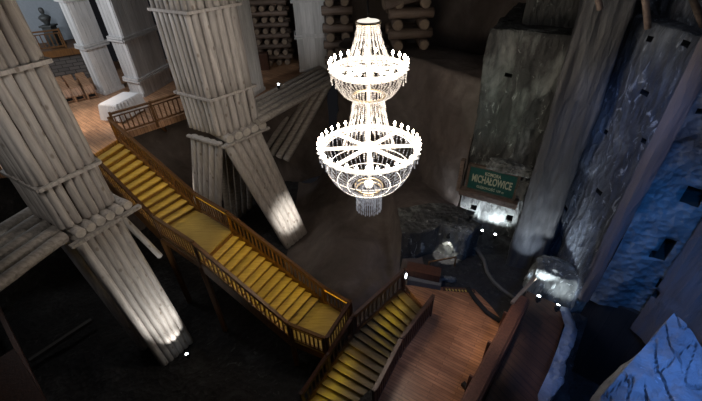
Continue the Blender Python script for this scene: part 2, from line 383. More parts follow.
# wall between pillar and ridge, ridge, deep blue wall, mauve wall
q1 = G(536, 288, 0); q2 = G(589, 297, 1); q3 = G(594, 297, 1); q4 = G(646, 312, 1.2); q5 = G(680, 320, 2.5)
zt = zat(664, 28, 7.6, 9.0)
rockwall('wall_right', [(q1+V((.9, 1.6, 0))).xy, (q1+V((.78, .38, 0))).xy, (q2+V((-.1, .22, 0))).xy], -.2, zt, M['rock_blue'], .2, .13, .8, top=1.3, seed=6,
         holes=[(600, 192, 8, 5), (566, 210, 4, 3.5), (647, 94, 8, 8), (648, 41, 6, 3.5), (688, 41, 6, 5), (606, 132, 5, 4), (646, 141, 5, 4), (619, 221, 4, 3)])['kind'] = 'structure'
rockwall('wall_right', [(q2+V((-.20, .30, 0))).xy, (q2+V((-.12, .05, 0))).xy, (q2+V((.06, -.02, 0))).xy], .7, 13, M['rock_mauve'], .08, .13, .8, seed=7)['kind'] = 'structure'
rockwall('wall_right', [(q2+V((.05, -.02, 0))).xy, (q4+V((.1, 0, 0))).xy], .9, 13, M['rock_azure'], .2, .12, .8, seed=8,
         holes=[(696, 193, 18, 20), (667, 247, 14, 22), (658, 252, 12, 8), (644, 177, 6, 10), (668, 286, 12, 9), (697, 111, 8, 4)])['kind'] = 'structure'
rockwall('wall_right', [(q4+V((-.15, 0, 0))).xy, (q4+V((.25, -1.1, 0))).xy, (q5+V((.5, -1.2, 0))).xy, (12, 1)], .4, 13, M['rock_mauve'], .16, .13, .7, seed=9, holes=[(649, 287, 9, 8)])['kind'] = 'structure'
rockwall('wall_right', [a2+bk*4+dr*1, a2+dr*8], 9, 14, M['rock_grey'], .3, .3, .8, seed=13)['kind'] = 'structure'
# dark boarded recess under the blue wall
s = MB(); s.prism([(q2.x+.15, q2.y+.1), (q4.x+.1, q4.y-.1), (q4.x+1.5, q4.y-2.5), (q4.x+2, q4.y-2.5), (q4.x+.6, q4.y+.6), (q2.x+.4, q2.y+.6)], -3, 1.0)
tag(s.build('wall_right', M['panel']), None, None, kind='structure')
# salt-crusted ledge beside the ramp
led = [G(570, 308, .5), G(577, 330, .5), G(571, 352, .5), G(562, 378, .5), G(552, 401, .5), V((4.9, 3.6, 0))]
lg = rockwall('rock_ledge', [(p.x, p.y) for p in led][::-1], -.6, .5, M['rock_block'], .16, .1, 1.3, top=.35, seed=10)
tag(lg, 'low blue rock ledge running along the right of the dark ramp', 'rock ledge')
# pale boulder at the head of the ramp
def blob(name, c, sx, sy, sz, rz, mat, seed, label, cat, amp=.3, lv=5):
    bm = bmesh.new(); bmesh.ops.create_icosphere(bm, subdivisions=lv, radius=1)
    R = Matrix.Rotation(rz, 3, 'Z')
    for v in bm.verts:
        p = v.co.copy(); k = max(abs(p.x), abs(p.y), abs(p.z)); p = p.lerp(p/k, .45)
        n = noise.fractal(p*1.3+V((seed, 0, 0)), 1, 2.1, 5)*amp
        p = p*(1+n*.5); v.co = R @ V((p.x*sx, p.y*sy, p.z*sz))
    me = bpy.data.meshes.new(name); bm.to_mesh(me); bm.free(); me.materials.append(mat)
    me.polygons.foreach_set('use_smooth', [True]*len(me.polygons))
    o = bpy.data.objects.new(name, me); C.objects.link(o); o.location = c; return tag(o, label, cat)
bc = G(564, 290, .6)
blob('rock_boulder', bc+V((.08, .35, -.3)), 1.1, .55, 1.1, -.55, M['rock_pale'], 2, 'pale spot-lit rock boulder at the head of the dark ramp', 'boulder')
gc = G(448, 279, .05)
blob('rock_lump', gc, .3, .1, .1, -.2, M['rock_pale'], 5, 'small crumpled pale rock at the edge of the plank floor', 'rock', .6, 3)
# chiselled block, lower right, close to the viewer
def chisel_block():
    z = 6.0
    tip, bl, br = G(675, 312, z), G(590, 408, z), G(712, 362, z)
    ex = (bl-tip); ey = (br-tip); bm = bmesh.new(); n = 110; rows = []
    for i in range(n+1):
        row = []
        for j in range(n+1):
            u, w = i/n*1.25, j/n*3.2
            p = tip+ex*u+ey*w; gx = noise.noise(V((w*2.5, u*1.2, 4)))
            g = noise.fractal(V((p.x*1.2, p.y*1.2, 0)), 1, 2, 4)*.10
            cr = abs(math.sin((u*19-w*2.6+gx*1.1))); br_ = max(0, min(1, .5+2.2*noise.noise(V((u*9, w*1.6, 9))))); g -= .09*max(0, 1-cr*5)*br_
            g -= .05*max(0, 1-abs(math.sin(u*7+w*1.5+gx*3))*6)
            row.append(bm.verts.new(p+V((0, 0, g-.10*u))))
        rows.append(row)
    low = []
    for a_, b_ in zip(rows, rows[1:]):
        for j in range(n): bm.faces.new([a_[j], a_[j+1], b_[j+1], b_[j]])
    edges = [rows[0], [r[0] for r in rows]]
    for e_ in edges:
        prev = e_
        for k in range(1, 24):
            cur = []
            for v in e_:
                q = V((v.co.x, v.co.y, 6-k*.3)); d = noise.fractal(q*.9, 1, 2, 4)*.12; cur.append(bm.verts.new(q+V((d, -d, 0))))
            for j in range(len(e_)-1): bm.faces.new([prev[j], prev[j+1], cur[j+1], cur[j]])
            prev = cur
    bmesh.ops.recalc_face_normals(bm, faces=bm.faces)
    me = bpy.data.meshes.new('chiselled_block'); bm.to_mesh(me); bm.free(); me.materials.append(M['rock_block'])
    o = bpy.data.objects.new('chiselled_block', me); C.objects.link(o)
    tag(o, 'blue lit chiselled rock block with grooved top, nearest the viewer', 'rock block')
chisel_block()

# ------------------------------------------------------------------ log pillars
def lerp2(a, b, t): return V(a).lerp(V(b), t)
def log_pillar(label, cf, cr, cl, z0, z1, nr, nl, bands, loc):
    """cf front corner, cr right corner, cl left corner (plan); logs stand side by side on the two seen faces and round the back"""
    t = thing('log_pillar', label, 'pillar', loc)
    cf, cr, cl = V((*cf, 0)), V((*cr, 0)), V((*cl, 0)); cb = cr+cl-cf
    s = MB(); c0 = (cf+cb)/2
    s.prism([tuple((p.lerp(c0, .05)).xy) for p in (cf, cr, cb, cl)], z0, z1); s.build('core', M['darkwood'], t)  # dark core puts shade into the gaps between the logs
    for (A, B, n, full) in ((cf, cr, nr, 1), (cl, cf, nl, 1), (cr, cb, nl, 0), (cb, cl, nr, 0)):
        r = (B-A).length/n/2
        for k in range(n):
            p = A.lerp(B, (k+.5)/n); zs = sorted([z0]+[b for b in bands if z0 < b < z1]+[z1])
            for za, zb in zip(zs, zs[1:]):
                p_ = p+V((random.uniform(-.02, .02), random.uniform(-.02, .02), 0))
                log('log', (p_.x, p_.y, za+.04), (p_.x, p_.y, zb-.04), r*random.uniform(.93, 1.04), M['logwhite'], t, M['logend'], seg=6, n=10)
    for b in bands:
        s = MB(); cc = [p+(p-c0).normalized()*.20 for p in (cf, cr, cb, cl)]
        for i in range(4): s.bar(cc[i].xy.to_3d()+V((0, 0, b)), cc[(i+1) % 4].xy.to_3d()+V((0, 0, b)), .09, .1)
        s.build('band', M['logwhite'], t)
    return t, cf, cr, cl, cb, c0
# left pillar
Lz = 4.2
pf, pr_ = G(67, 229, Lz), G(113, 203, Lz); pl_ = G(37, 212, Lz)
bL = [zat(52, 183, pf.x, pf.y), zat(12, 66, pf.x-.1, pf.y), 11.6]
bL[1] = zat(2, 70, (pf.x+pl_.x)/2, (pf.y+pl_.y)/2)*.5+.5*zat(44, 56, pr_.x, pr_.y)
lp, *_c = log_pillar('massive limewashed log pillar at the far left, nearest the viewer', pf.xy, pr_.xy, pl_.xy, Lz, 13.5, 6, 6, bL, (pf.x, pf.y, Lz))
_, cf, cr, cl, cb, c0 = _c[0] and (None, *_c) if False else (None, *_c)
def platform(t, cf, cr, cl, z, n, rl=.13, ext=.3):
    d = (cr-cf).normalized(); nn = V((d.y, -d.x, 0)); L = (cr-cf).length; W = (cl-cf).length
    for k in range(n):
        p = cf+d*((L+ext*.7)*(k+.5)/n)
        log('cap_log', (p+nn*.32).to_2d().to_3d()+V((0, 0, z-.14)), (p-nn*(W*.98)).to_2d().to_3d()+V((0, 0, z-.14)), (L+ext*.7)/n/2*.98, M['logwhite'], t, M['logend'], n=12)
    s = MB()
    for off in (.36,):
        a_ = cf+nn*off-d*.25; b_ = cr+nn*off+d*ext
        s.bar((a_.x, a_.y, z-.34), (b_.x, b_.y, z-.34), .16, .1)
        a_ = cf-nn*.0-d*.22; b_ = cl-d*.22; s.bar((a_.x, a_.y, z-.34), (b_.x, b_.y, z-.34), .16, .1)
    s.build('cap_plank', M['logwhite'], t)
platform(lp, cf, cr, cl, Lz, 6, ext=.55)
dL = (cr-cf).normalized(); nL = V((dL.y, -dL.x, 0))
for row in (0, 1):
    for k in range(6):
        p = cf+dL*((cr-cf).length*(k+.5)/6)-nL*(.12+row*1.5)
        q_ = G(164, 362, -2.8).lerp(G(189, 340, -2.8), k/5)-nL*(row*1.2)
        log('strut', (p.x, p.y, Lz-.45), (q_.x, q_.y, -2.95), .15, M['logwhite'], lp, M['logend'], seg=9)
a_ = cr-nL*.5+V((0.05, .1, 0)); b_ = G(160, 256, 1.2)
log('strut', (a_.x, a_.y, Lz-.5), tuple(b_), .11, M['logwhite'], lp, M['logend'])
# middle pillar
Mz = 3.6
mf, mr = G(221, 136, Mz), G(258, 121, Mz); ml_ = G(190, 127, Mz)
bM = [zat(213, 99, mf.x, mf.y), zat(192, 12, mf.x, mf.y)]
mp_, cf2, cr2, cl2, cb2, c02 = log_pillar('massive limewashed log pillar in the middle, behind the wooden stairs', mf.xy, mr.xy, ml_.xy, Mz, 13.5, 6, 7, bM+[zat(180, -55, mf.x, mf.y)], (mf.x, mf.y, Mz))
platform(mp_, cf2, cr2, cl2, Mz, 5)
fA, fB = G(286, 248, -2.8), G(306, 232, -2.8)
for k in range(5):
    a_ = cf2.lerp(cr2, (k+.5)/5); b_ = V(fA).lerp(fB, (k+.5)/5); dd = (cr2-cf2).normalized()
    log('strut', (a_.x, a_.y-.05, Mz-.45), tuple(b_), .2, M['logwhite'], mp_, M['logend'], seg=9)
for k in range(5):
    a_ = cl2.lerp(cf2, (k+.35)/5); b_ = G(199+4.6*k, 240, -2.8)
    log('strut', (a_.x, a_.y, Mz-.4), tuple(b_), .17, M['logwhite'], mp_, M['logend'], seg=9)
for k in range(5):
    a_ = cf2.lerp(cr2, (k+.5)/5)+V((-.6, .9, 0)); b_ = G(229+5.2*k, 224-4*k, -2.8)
    log('strut', (a_.x, a_.y, Mz-.4), tuple(b_), .15, M['loggrey'], mp_, M['logend'], seg=7)

# horizontal timbers
def beam(name, a_, b_, r, mat, end, label, group=None, cat='timber beam'):
    o = log(name, a_, b_, r, mat, None, end); tag(o, label, cat, group); return o
n_l = 5
for k in range(n_l):
    t = k/(n_l-1); a_ = G(64-t*24, 236-t*30, 4.1); b_ = G(-40, 312-t*58, 4.1)
    beam('timber_log', a_, b_, .16, M['loggrey'], M['logend'], 'horizontal grey log running left from the foreground log pillar', 'logs running left from the foreground pillar')
for k in range(5):
    t = k/4; a_ = G(258-5*t, 122-19*t, 3.75); b_ = G(334-14*t, 80-12*t, 3.75)
    beam('timber_log', a_, b_, .17, M['loggrey'], M['logend'], 'horizontal grey log running right from the middle log pillar to the white column', 'logs running right from the middle pillar')
for k in range(4):
    t = k/3; a_ = G(328-17*t, 85-3*t, 3.4); b_ = G(286-22*t, 160-9*t, -.3)
    beam('brace_log', a_, b_, .21, M['loggrey'], M['logend'], 'slanting grey brace log below the horizontal logs behind the middle pillar', 'slanting brace logs behind the middle pillar')
s = MB(); s.bar(G(-30, 250, -.3), G(52, 420, -.3), .14, .14); o = s.build('timber_rail', M['darkwood']); tag(o, 'thin dark timber edge crossing the pit in the lower left corner', 'timber rail')
s = MB(); s.bar(G(-10, 365, 1.2), G(22, 425, 1.2), 1.2, .1); s.bar(G(-10, 375, 1.2)-V((0, 0, 4.2)), G(-10, 375, 1.2), .2, .2); o = s.build('plank_walkway', M['darkwood']); tag(o, 'sliver of brown plank walkway in the lower left corner', 'walkway')
s = MB(); s.bar(G(30, 361, -2.3), G(92, 320, -2.3), .16, .16); o = s.build('timber_beam', M['kerb']); tag(o, 'dim grey timber lying on the dark floor of the pit', 'timber beam')

# ------------------------------------------------------------------ white square columns
def column(label, f, r, l, z0, z1, bands, mat=M['whiteboard']):
    t = thing('timber_column', label, 'column', (f[0], f[1], z0))
    f, r, l = V((*f[:2], 0)), V((*r[:2], 0)), V((*l[:2], 0)); b = r+l-f; c = (f+b)/2
    s = MB(); s.prism([tuple(p.xy) for p in (f, r, b, l)], z0, z1); s.build('shaft', mat, t)
    for (A, B) in ((f, r), (l, f)):
        L = (B-A).length; n = max(4, int(L/.3)); nn = V(((B-A).y, -(B-A).x, 0)).normalized()
        for k in range(n):
            p = A.lerp(B, (k+.5)/n)+nn*.015; s = MB(); s.box((p.x, p.y, z0), L/n*.93, .05, z1-z0, math.atan2((B-A).y, (B-A).x)); s.build('board', mat, t, bevel=.012)
    for zb in bands:
        s = MB(); cc = [p+(p-c).normalized()*.14 for p in (f, r, b, l)]
        for dz, w in ((0, .12), (.12, .07)):
            for i in range(4): s.bar((cc[i].x, cc[i].y, zb+dz), (cc[(i+1) % 4].x, cc[(i+1) % 4].y, zb+dz), w, .1)
        s.build('moulding', mat, t)
    s = MB(); cc = [p+(p-c).normalized()*.10 for p in (f, r, b, l)]; s.prism([tuple(p.xy) for p in cc], z0, z0+.18); s.build('plinth', mat, t)
    return t
f, r, l = G(106, 95, 3.6), G(123, 88, 3.6), G(98.5, 92, 3.6)
column('leftmost white boarded column, behind the three low benches', f, r, l, 3.6, 14, [zat(80, 50, f.x, f.y), zat(57, 2, f.x, f.y)])
f, r, l = G(145, 97, 3.6), G(172, 81, 3.6), G(132, 94, 3.6)
cb_f = f; column('broad white column standing on the cloth-covered block', f, r, l, 3.6, 14, [zat(133, 83, f.x, f.y), zat(118, 42, f.x, f.y)])
f, r = G(253, 97, 3.6), G(264, 90, 3.6); l = f+V((-(r-f).y, (r-f).x, 0))*1.0
column('narrow white column just right of the middle log pillar', f, r, l, 3.6, 14, [])
f, r = G(301, 72, 3.6), G(328, 70, 3.6); l = f+V((-(r-f).y, (r-f).x, 0))*.6
column('white boarded column at the top centre, left of the chandelier', f, r, l, 3.6, 14, [zat(297, 38, f.x, f.y), zat(293, 2, f.x, f.y)])

# cloth covered block at the foot of the broad column
tf = G(123, 123, 3.6); e1 = (G(147, 109, 3.6)-tf).normalized(); e2 = V((-e1.y, e1.x, 0))
t = thing('altar_table', 'altar table hidden under the white cloth at the broad column', 'table', tuple(tf))
s = MB(); pc = tf+e1*.8+e2*.5
s.box((pc.x, pc.y, 3.6), 1.5, .85, .85, math.atan2(e1.y, e1.x)); s.build('table_body', M['whiteboard'], t)
bm = bmesh.new(); nseg = 60; hh = []
def rect_pt(u, gx, gy):
    u = (u % 1)*4; k = int(u); w = u-k
    c = [V((-gx, -gy, 0)), V((gx, -gy, 0)), V((gx, gy, 0)), V((-gx, gy, 0))]; return c[k].lerp(c[(k+1) % 4], w)
Rm = Matrix.Rotation(math.atan2(e1.y, e1.x), 3, 'Z'); rows = []
for j, (z, off) in enumerate(((4.48, -.3), (4.48, 0), (4.42, .03), (4.2, .05), (3.95, .07), (3.7, .09))):
    row = []
    for i in range(nseg*2):
        fold = 0 if j < 2 else .035*(j-1)*.6*math.sin(i*1.7)+.01
        p = rect_pt(i/(nseg*2), .77+off+fold, .45+off+fold) if j else rect_pt(i/(nseg*2), .5, .2)
        row.append(bm.verts.new(Rm @ p+V((pc.x, pc.y, z))))
    rows.append(row)
bm.faces.new(rows[0])
for a_, b_ in zip(rows, rows[1:]):
    for i in range(len(a_)): bm.faces.new([a_[i], a_[(i+1) % len(a_)], b_[(i+1) % len(a_)], b_[i]])
me = bpy.data.meshes.new('tablecloth'); bmesh.ops.recalc_face_normals(bm, faces=bm.faces); bm.to_mesh(me); bm.free(); me.materials.append(M['cloth'])
o = bpy.data.objects.new('tablecloth', me); C.objects.link(o); tag(o, 'white cloth draped over the block at the foot of the broad column', 'tablecloth')

# three low benches
names = ['leftmost of the three low wooden benches near the white columns', 'middle one of the three low wooden benches near the white columns', 'rightmost of the three low wooden benches, beside the leftmost white column']
for k, (bx, by) in enumerate(((71, 103), (81.5, 101), (93.5, 98.5))):
    p = G(bx, by, 3.6); q = G(bx-9.5, by-14.5, 3.6); d = (q-p).normalized(); w = V((d.y, -d.x, 0)); L = (q-p).length
    t = thing('kneeler_bench', names[k], 'bench', tuple(p), 'low wooden benches on the upper floor')
    def pt(u, v, z): return p+d*u+w*v+V((0, 0, z))
    hw = .2
    s = MB(); s.hexa([pt(.25, -hw, .62), pt(.25, hw, .62), pt(L, hw, .62), pt(L, -hw, .62), pt(.25, -hw, .68), pt(.25, hw, .68), pt(L, hw, .68), pt(L, -hw, .68)]); s.build('bench_top', M['uppwood'], t)
    for sgn in (-1, 1):
        s = MB(); s.bar(pt(0, sgn*hw, .3), pt(.3, sgn*hw, .66), .07, .08); s.build('side_arm', M['uppwood'], t); s = MB(); s.bar(pt(0, sgn*hw, 0), pt(0, sgn*hw, .32), .07, .07); s.build('leg', M['uppwood'], t); s = MB(); s.bar(pt(L, sgn*hw, 0), pt(L, sgn*hw, .64), .07, .07); s.build('leg', M['uppwood'], t)
    s = MB(); s.hexa([pt(0, -hw, .26), pt(0, hw, .26), pt(.26, hw, .6), pt(.26, -hw, .6), pt(0, -hw, .32), pt(0, hw, .32), pt(.24, hw, .66), pt(.24, -hw, .66)]); s.build('sloping_rest', M['uppwood'], t)
    s = MB(); s.hexa([pt(.02, -hw*.8, .03), pt(.02, hw*.8, .03), pt(.1, hw*.8, .03), pt(.1, -hw*.8, .03), pt(.02, -hw*.8, .24), pt(.02, hw*.8, .24), pt(.1, hw*.8, .24), pt(.1, -hw*.8, .24)]); s.build('front_slot', M['hole'], t)
    s = MB(); s.bar(pt(0, -hw, .08), pt(0, hw, .08), .05, .05); s.build('foot_rail', M['uppwood'], t)

# raised stage at the back left: stone wall, fascia, rail, bust, blue wall
wa, wb = G(40, 86, 3.6), G(88, 78, 3.6); dw = (wb-wa).normalized(); wz = zat(60, 56, *wa.lerp(wb, .5).xy)
wa = wa-dw*3; wb = wb+dw*.4; nw = V((-dw.y, dw.x, 0))
s = MB(); s.prism([wa.xy, wb.xy, (wb+nw*2.6).xy, (wa+nw*2.6).xy], 3.6, wz); s.build('wall_back', M['stone'])['kind'] = 'structure'
s = MB(); zf = zat(64, 48, *wa.lerp(wb, .5).xy)
s.prism([(wa-nw*.12).xy, (wb-nw*.12).xy, (wb+nw*2.6).xy, (wa+nw*2.6).xy], wz, zf); s.build('trim_1', M['amberwood'])['kind'] = 'structure'
s = MB(); s.prism([(wa+nw*2.6-dw*2).xy, (wb+nw*2.6-dw*.1).xy, (wb+nw*2.9-dw*.1).xy, (wa+nw*2.9-dw*2).xy], 3.6, 13); s.build('wall_back', M['bluewall'])['kind'] = 'structure'

def railing(name, label, pts, mat, h=1.0, sp=.17, post=.1, led=None, cat='railing', posts=None, bal=.028, group=None):
    pts = [V(p) for p in pts]; t = thing(name, label, cat, tuple(pts[0]), group)
    for i, p in enumerate(pts):
        if posts is not None and i not in posts: continue
        s = MB(); s.box(p-V((0, 0, .2)), post, post, h+.28, math.atan2((pts[-1]-pts[0]).y, (pts[-1]-pts[0]).x)); s.build('post', mat, t, bevel=.01)
    for A, B in zip(pts, pts[1:]):
        up = V((0, 0, 1)); s = MB(); s.bar(A+up*h, B+up*h, .13, .08); s.build('handrail', mat, t, bevel=.01)
        s = MB(); s.bar(A+up*.12, B+up*.12, .07, .07); s.build('bottom_rail', mat, t); s = MB(); s.bar(A+up*(h-.16), B+up*(h-.16), .05, .05); s.build('upper_rail', mat, t)
        n = max(1, int((B-A).xy.length/sp)); 
        dirr = math.atan2((B-A).y, (B-A).x)
        for k in range(n):
            p = A.lerp(B, (k+.5)/n); s = MB()
            s.box(p+V((0, 0, .13)), bal*1.9, bal*1.1, h-.3, dirr); s.build('baluster', mat, t)
        if led:
            off = V(led); s = MB(); s.bar(A+up*(h-.055)+off*.02, B+up*(h-.055)+off*.02, .02, .015); s.build('light_strip', M['amberled'], t)
    return t
# rail on the stage
ra, rb = wa+V((0, 0, zf-3.6)), wa.lerp(wb, .82)+V((0, 0, zf-3.6))
railing('stage_railing', 'brown wooden railing in front of the bust at the back left', [ra+dw*2.2+nw*.3, rb+nw*.3+dw*.25], M['amberwood'], 1.0, .22)
# bust on pedestal
bp = D(55, 40, wa.lerp(wb, .7).y+1.4); bp.z = zf
t = thing('bust_statue', 'small grey bust on a pedestal by the pale blue wall', 'statue', tuple(bp))
s = MB(); s.box(bp, .75, .75, .15); s.box(bp+V((0, 0, .15)), .55, .55, .9); s.box(bp+V((0, 0, 1.05)), .72, .72, .1); s.build('pedestal', M['bronze'], t, bevel=.02)
s = MB(); s.lathe(bp+V((0, 0, 1.15)), [(.12, 0), (.15, .1), (.27, .28), (.32, .4), (.24, .5), (.09, .56), (.08, .62)], 16)
s.build('torso', M['bronze'], t, True)
s = MB(); s.lathe(bp+V((0, 0, 1.74)), [(.06, 0), (.11, .06), (.14, .16), (.13, .26), (.08, .33), (.01, .35)], 14); s.build('head', M['bronze'], t, True)

# ------------------------------------------------------------------ stairs
def stairs(name, label, L0, R0, L1, R1, z0, z1, n, mt='tread', mr_='riser'):
    """steps going down from the line L0-R0 at z0 to L1-R1 at z1"""
    L0, R0, L1, R1 = [V((p[0], p[1], 0)) for p in (L0, R0, L1, R1)]; t = thing(name, label, 'stairs', (L1.x, L1.y, z1))
    rise = (z0-z1)/n
    for k in range(n):
        ta, tb = k/n, (k+1)/n; z = z0-rise*(k+1)
        a0, b0, a1, b1 = L0.lerp(L1, ta), R0.lerp(R1, ta), L0.lerp(L1, tb), R0.lerp(R1, tb)
        ov = (a1-a0).normalized()*.035
        if True:
            s = MB(); s.hexa([a0+V((0, 0, z-.05)), b0+V((0, 0, z-.05)), b1+ov+V((0, 0, z-.05)), a1+ov+V((0, 0, z-.05)), a0+V((0, 0, z)), b0+V((0, 0, z)), b1+ov+V((0, 0, z)), a1+ov+V((0, 0, z))]); s.build('tread', M[mt], t, bevel=.008)
        s = MB(); q = (a0-a1).normalized()*.03
        s.hexa([a0+V((0, 0, z)), b0+V((0, 0, z)), b0+q+V((0, 0, z)), a0+q+V((0, 0, z)), a0+V((0, 0, z+rise-.05)), b0+V((0, 0, z+rise-.05)), b0+q+V((0, 0, z+rise-.05)), a0+q+V((0, 0, z+rise-.05))]); s.build('riser', M[mr_], t)
    for A, B in ((L0, L1), (R0, R1)):
        s = MB(); s.bar(A+V((0, 0, z0-.18)), B+V((0, 0, z1-.18)), .09, .42); s.build('stringer', M['amberwood'], t)
    return t
T0R, T0L = G(118, 139, 3.6), G(86, 159, 3.6)
A1R, A1L = G(201, 212, 1.3), G(161, 235, 1.3)
B1R, B1L = G(232, 231, 1.3), G(200, 262, 1.3)
A2R, A2L = G(325, 303, -1.2), G(292, 340, -1.2)
B2R, B2L = G(350, 318, -1.2), G(326, 354, -1.2)
stairs('staircase', 'upper flight of amber-lit wooden stairs descending from the upper gallery', T0L, T0R, A1L, A1R, 3.6, 1.3, 13)
stairs('staircase', 'middle flight of amber-lit wooden stairs between the two landings', B1L, B1R, A2L, A2R, 1.3, -1.2, 14)
def landing(label, pts, z, posts):
    t = thing('stair_landing', label, 'landing', (pts[0].x, pts[0].y, z))
    s = MB(); s.prism([p.xy for p in pts], z-.06, z); s.build('deck', M['tread'], t)
    s = MB(); n = len(pts)
    for i in range(n): s.bar((pts[i].x, pts[i].y, z-.2), (pts[(i+1) % n].x, pts[(i+1) % n].y, z-.2), .1, .26)
    s.build('edge_beam', M['amberwood'], t)
    for i in posts:
        s = MB(); s.box((pts[i].x, pts[i].y, -2.9), .16, .16, z+2.7); s.build('support_post', M['amberwood'], t)
landing('wooden stair landing halfway down, where the stairs bend', [A1L, B1L, B1R, A1R], 1.3, (0, 1, 2, 3))
landing('lower wooden stair landing closed by railings', [A2L, B2L, B2R, A2R], -1.2, (0, 1, 2))
# lower flight along the plank floor
U0L, U0R = G(403, 288, 0), G(430, 315, 0); U1L, U1R = G(353, 334, -1.2), G(396, 362, -1.2)
D2L, D2R = G(304, 408, -2.6), G(352, 430, -2.6)
stairs('staircase', 'short shaded wooden flight going down from the corner of the plank floor', U0L, U0R, U1L, U1R, 0, -1.2, 8, 'treadshade', 'darkwood')
stairs('staircase', 'lowest wooden flight, heading to the bottom edge of the view', U1L, U1R, D2L, D2R, -1.2, -2.6, 9, 'treadshade', 'darkwood')
amb = (0, 0, 0)
sd = (A1L-T0L).normalized(); inn = V((-sd.y, sd.x, 0))
railing('stair_railing', 'long amber wooden railing on the near side of the stairs, from gallery to lower landing', [T0L, A1L, B1L, A2L, B2L], M['amberwood'], .95, .17, led=inn)
railing('stair_railing', 'amber wooden railing on the far side of the stairs, passing below the middle log pillar', [T0R, A1R, B1R, A2R, B2R], M['amberwood'], .95, .17, led=-inn)
railing('stair_railing', 'short railing across the end of the lower landing', [B2R+V((.05, .03, 0)), B2L+V((.08, 0, 0))], M['darkwood'], .95, .17)
def lowpt(A, B, t): return A.lerp(B, t)
railing('stair_railing', 'dark railing on the pit side of the lowest stairs', [U1L, lowpt(U1L, D2L, .5), D2L], M['darkwood'], .95, .17, led=(.7, -.7, 0))
railing('stair_railing', 'dark railing on the rock side at the head of the lowest stairs', [U0L, U1L+V((.05, .05, .05))], M['darkwood'], .95, .17, led=(.7, -.7, 0))
fr = [G(430, 315, 0), G(400, 356, 0), G(374, 408, 0)]
railing('stair_railing', 'dark railing between the lowest stairs and the plank floor', fr, M['darkwood'], .95, .13, bal=.045)
# gallery railing
g0, g1, g2 = G(119, 135, 3.6), G(157, 123, 3.6), G(192, 111, 3.6)
railing('gallery_railing', 'amber wooden railing along the edge of the upper gallery beside the white cloth', [g0, g1, g2], M['amberwood'], 1.0, .2)
s = MB(); s.bar(g1+V((0, 0, .1)), G(176, 141, .6), .12, .12); tag(s.build('brace_post', M['amberwood']), 'slanting brown brace below the gallery railing', 'brace')
p = G(0, 158, 3.6)
railing('gallery_railing', 'amber wooden railing at the left edge, behind the foreground log pillar', [G(-14, 178, 3.6), G(14, 170, 3.6)], M['amberwood'], 1.0, .2)

# ------------------------------------------------------------------ chandelier
cx, cy = .53, 9.05
def zc(y): return zat(370, y, cx, cy)
zt_, zr1, zr2 = zc(22), zc(68), zc(147); zm = zc(96); zb1 = zc(186); zb0 = zc(207.5)
ch = thing('chandelier', 'huge two-tier crystal chandelier with rings of lit candles', 'chandelier', (cx, cy, zb0))
cc = V((cx, cy, 0))
def at(r, a, z): return V((cx+r*math.cos(a), cy+r*math.sin(a), z))
def strand(name, fn, n, r, mat, count_len=None):
    s = MB(); s.tube([fn(i/n) for i in range(n+1)], .004, 3)
    for i in range(n+1):
        p = fn(i/n); s.bead(p, r*(1.0+.35*math.sin(i*1.3)), 1.25)
    return s.build(name, mat, ch)
R1, R2 = .83, 1.27
for (R, z) in ((R1, zr1), (R2, zr2)):
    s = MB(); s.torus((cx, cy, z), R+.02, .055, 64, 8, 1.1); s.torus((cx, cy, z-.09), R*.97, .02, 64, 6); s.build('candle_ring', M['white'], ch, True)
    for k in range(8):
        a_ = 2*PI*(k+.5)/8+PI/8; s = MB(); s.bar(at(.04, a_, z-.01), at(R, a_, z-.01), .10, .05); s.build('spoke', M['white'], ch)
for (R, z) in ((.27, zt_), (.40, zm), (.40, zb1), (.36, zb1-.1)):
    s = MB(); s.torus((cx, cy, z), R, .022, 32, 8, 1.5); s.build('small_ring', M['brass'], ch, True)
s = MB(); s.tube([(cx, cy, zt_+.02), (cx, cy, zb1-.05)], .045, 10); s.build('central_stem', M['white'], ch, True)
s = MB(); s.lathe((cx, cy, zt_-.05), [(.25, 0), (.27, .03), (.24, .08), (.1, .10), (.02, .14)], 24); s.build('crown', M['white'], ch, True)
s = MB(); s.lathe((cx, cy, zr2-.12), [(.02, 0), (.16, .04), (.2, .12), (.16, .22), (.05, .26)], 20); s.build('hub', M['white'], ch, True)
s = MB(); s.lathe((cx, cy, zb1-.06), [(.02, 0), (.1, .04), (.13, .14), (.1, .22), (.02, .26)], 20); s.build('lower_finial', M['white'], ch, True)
s = MB(); s.tube([(cx, cy, zt_+.15), (cx-.25, cy, 16)], .02, 6); s.build('suspension_cable', M['black'], ch)
for (R, z, n) in ((R1, zr1, 24), (R2, zr2, 34)):
    for k in range(n):
        a_ = 2*PI*k/n; p = at(R+.08, a_, z)
        c = bpy.data.objects.new('candle', None); C.objects.link(c); c.parent = ch; c.location = p-V((cx, cy, zb0))
        s = MB(); s.lathe(p, [(.012, -.02), (.055, .0), (.06, .015), (.02, .02), (.018, .11)], 8); s.bar(at(R, a_, z), p, .02, .02); s.build('candle_cup', M['white'], c, True)
        s = MB(); s.lathe(p+V((0, 0, .11)), [(.014, 0), (.034, .03), (.038, .055), (.02, .09), (.003, .12)], 8); s.build('candle_bulb', M['bulb'], c, True)
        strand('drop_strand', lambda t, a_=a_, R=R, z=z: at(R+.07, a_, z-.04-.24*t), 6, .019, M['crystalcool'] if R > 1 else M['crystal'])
def tent(r0, z0, r1, z1, n, nb, mat, name):
    for k in range(n):
        a_ = 2*PI*(k+.5)/n
        def fn(t, a_=a_): rr = r0+(r1-r0)*(t**1.9*.8+t*.2); return at(rr, a_, z0+(z1-z0)*t)
        strand(name, fn, nb, .021, mat)
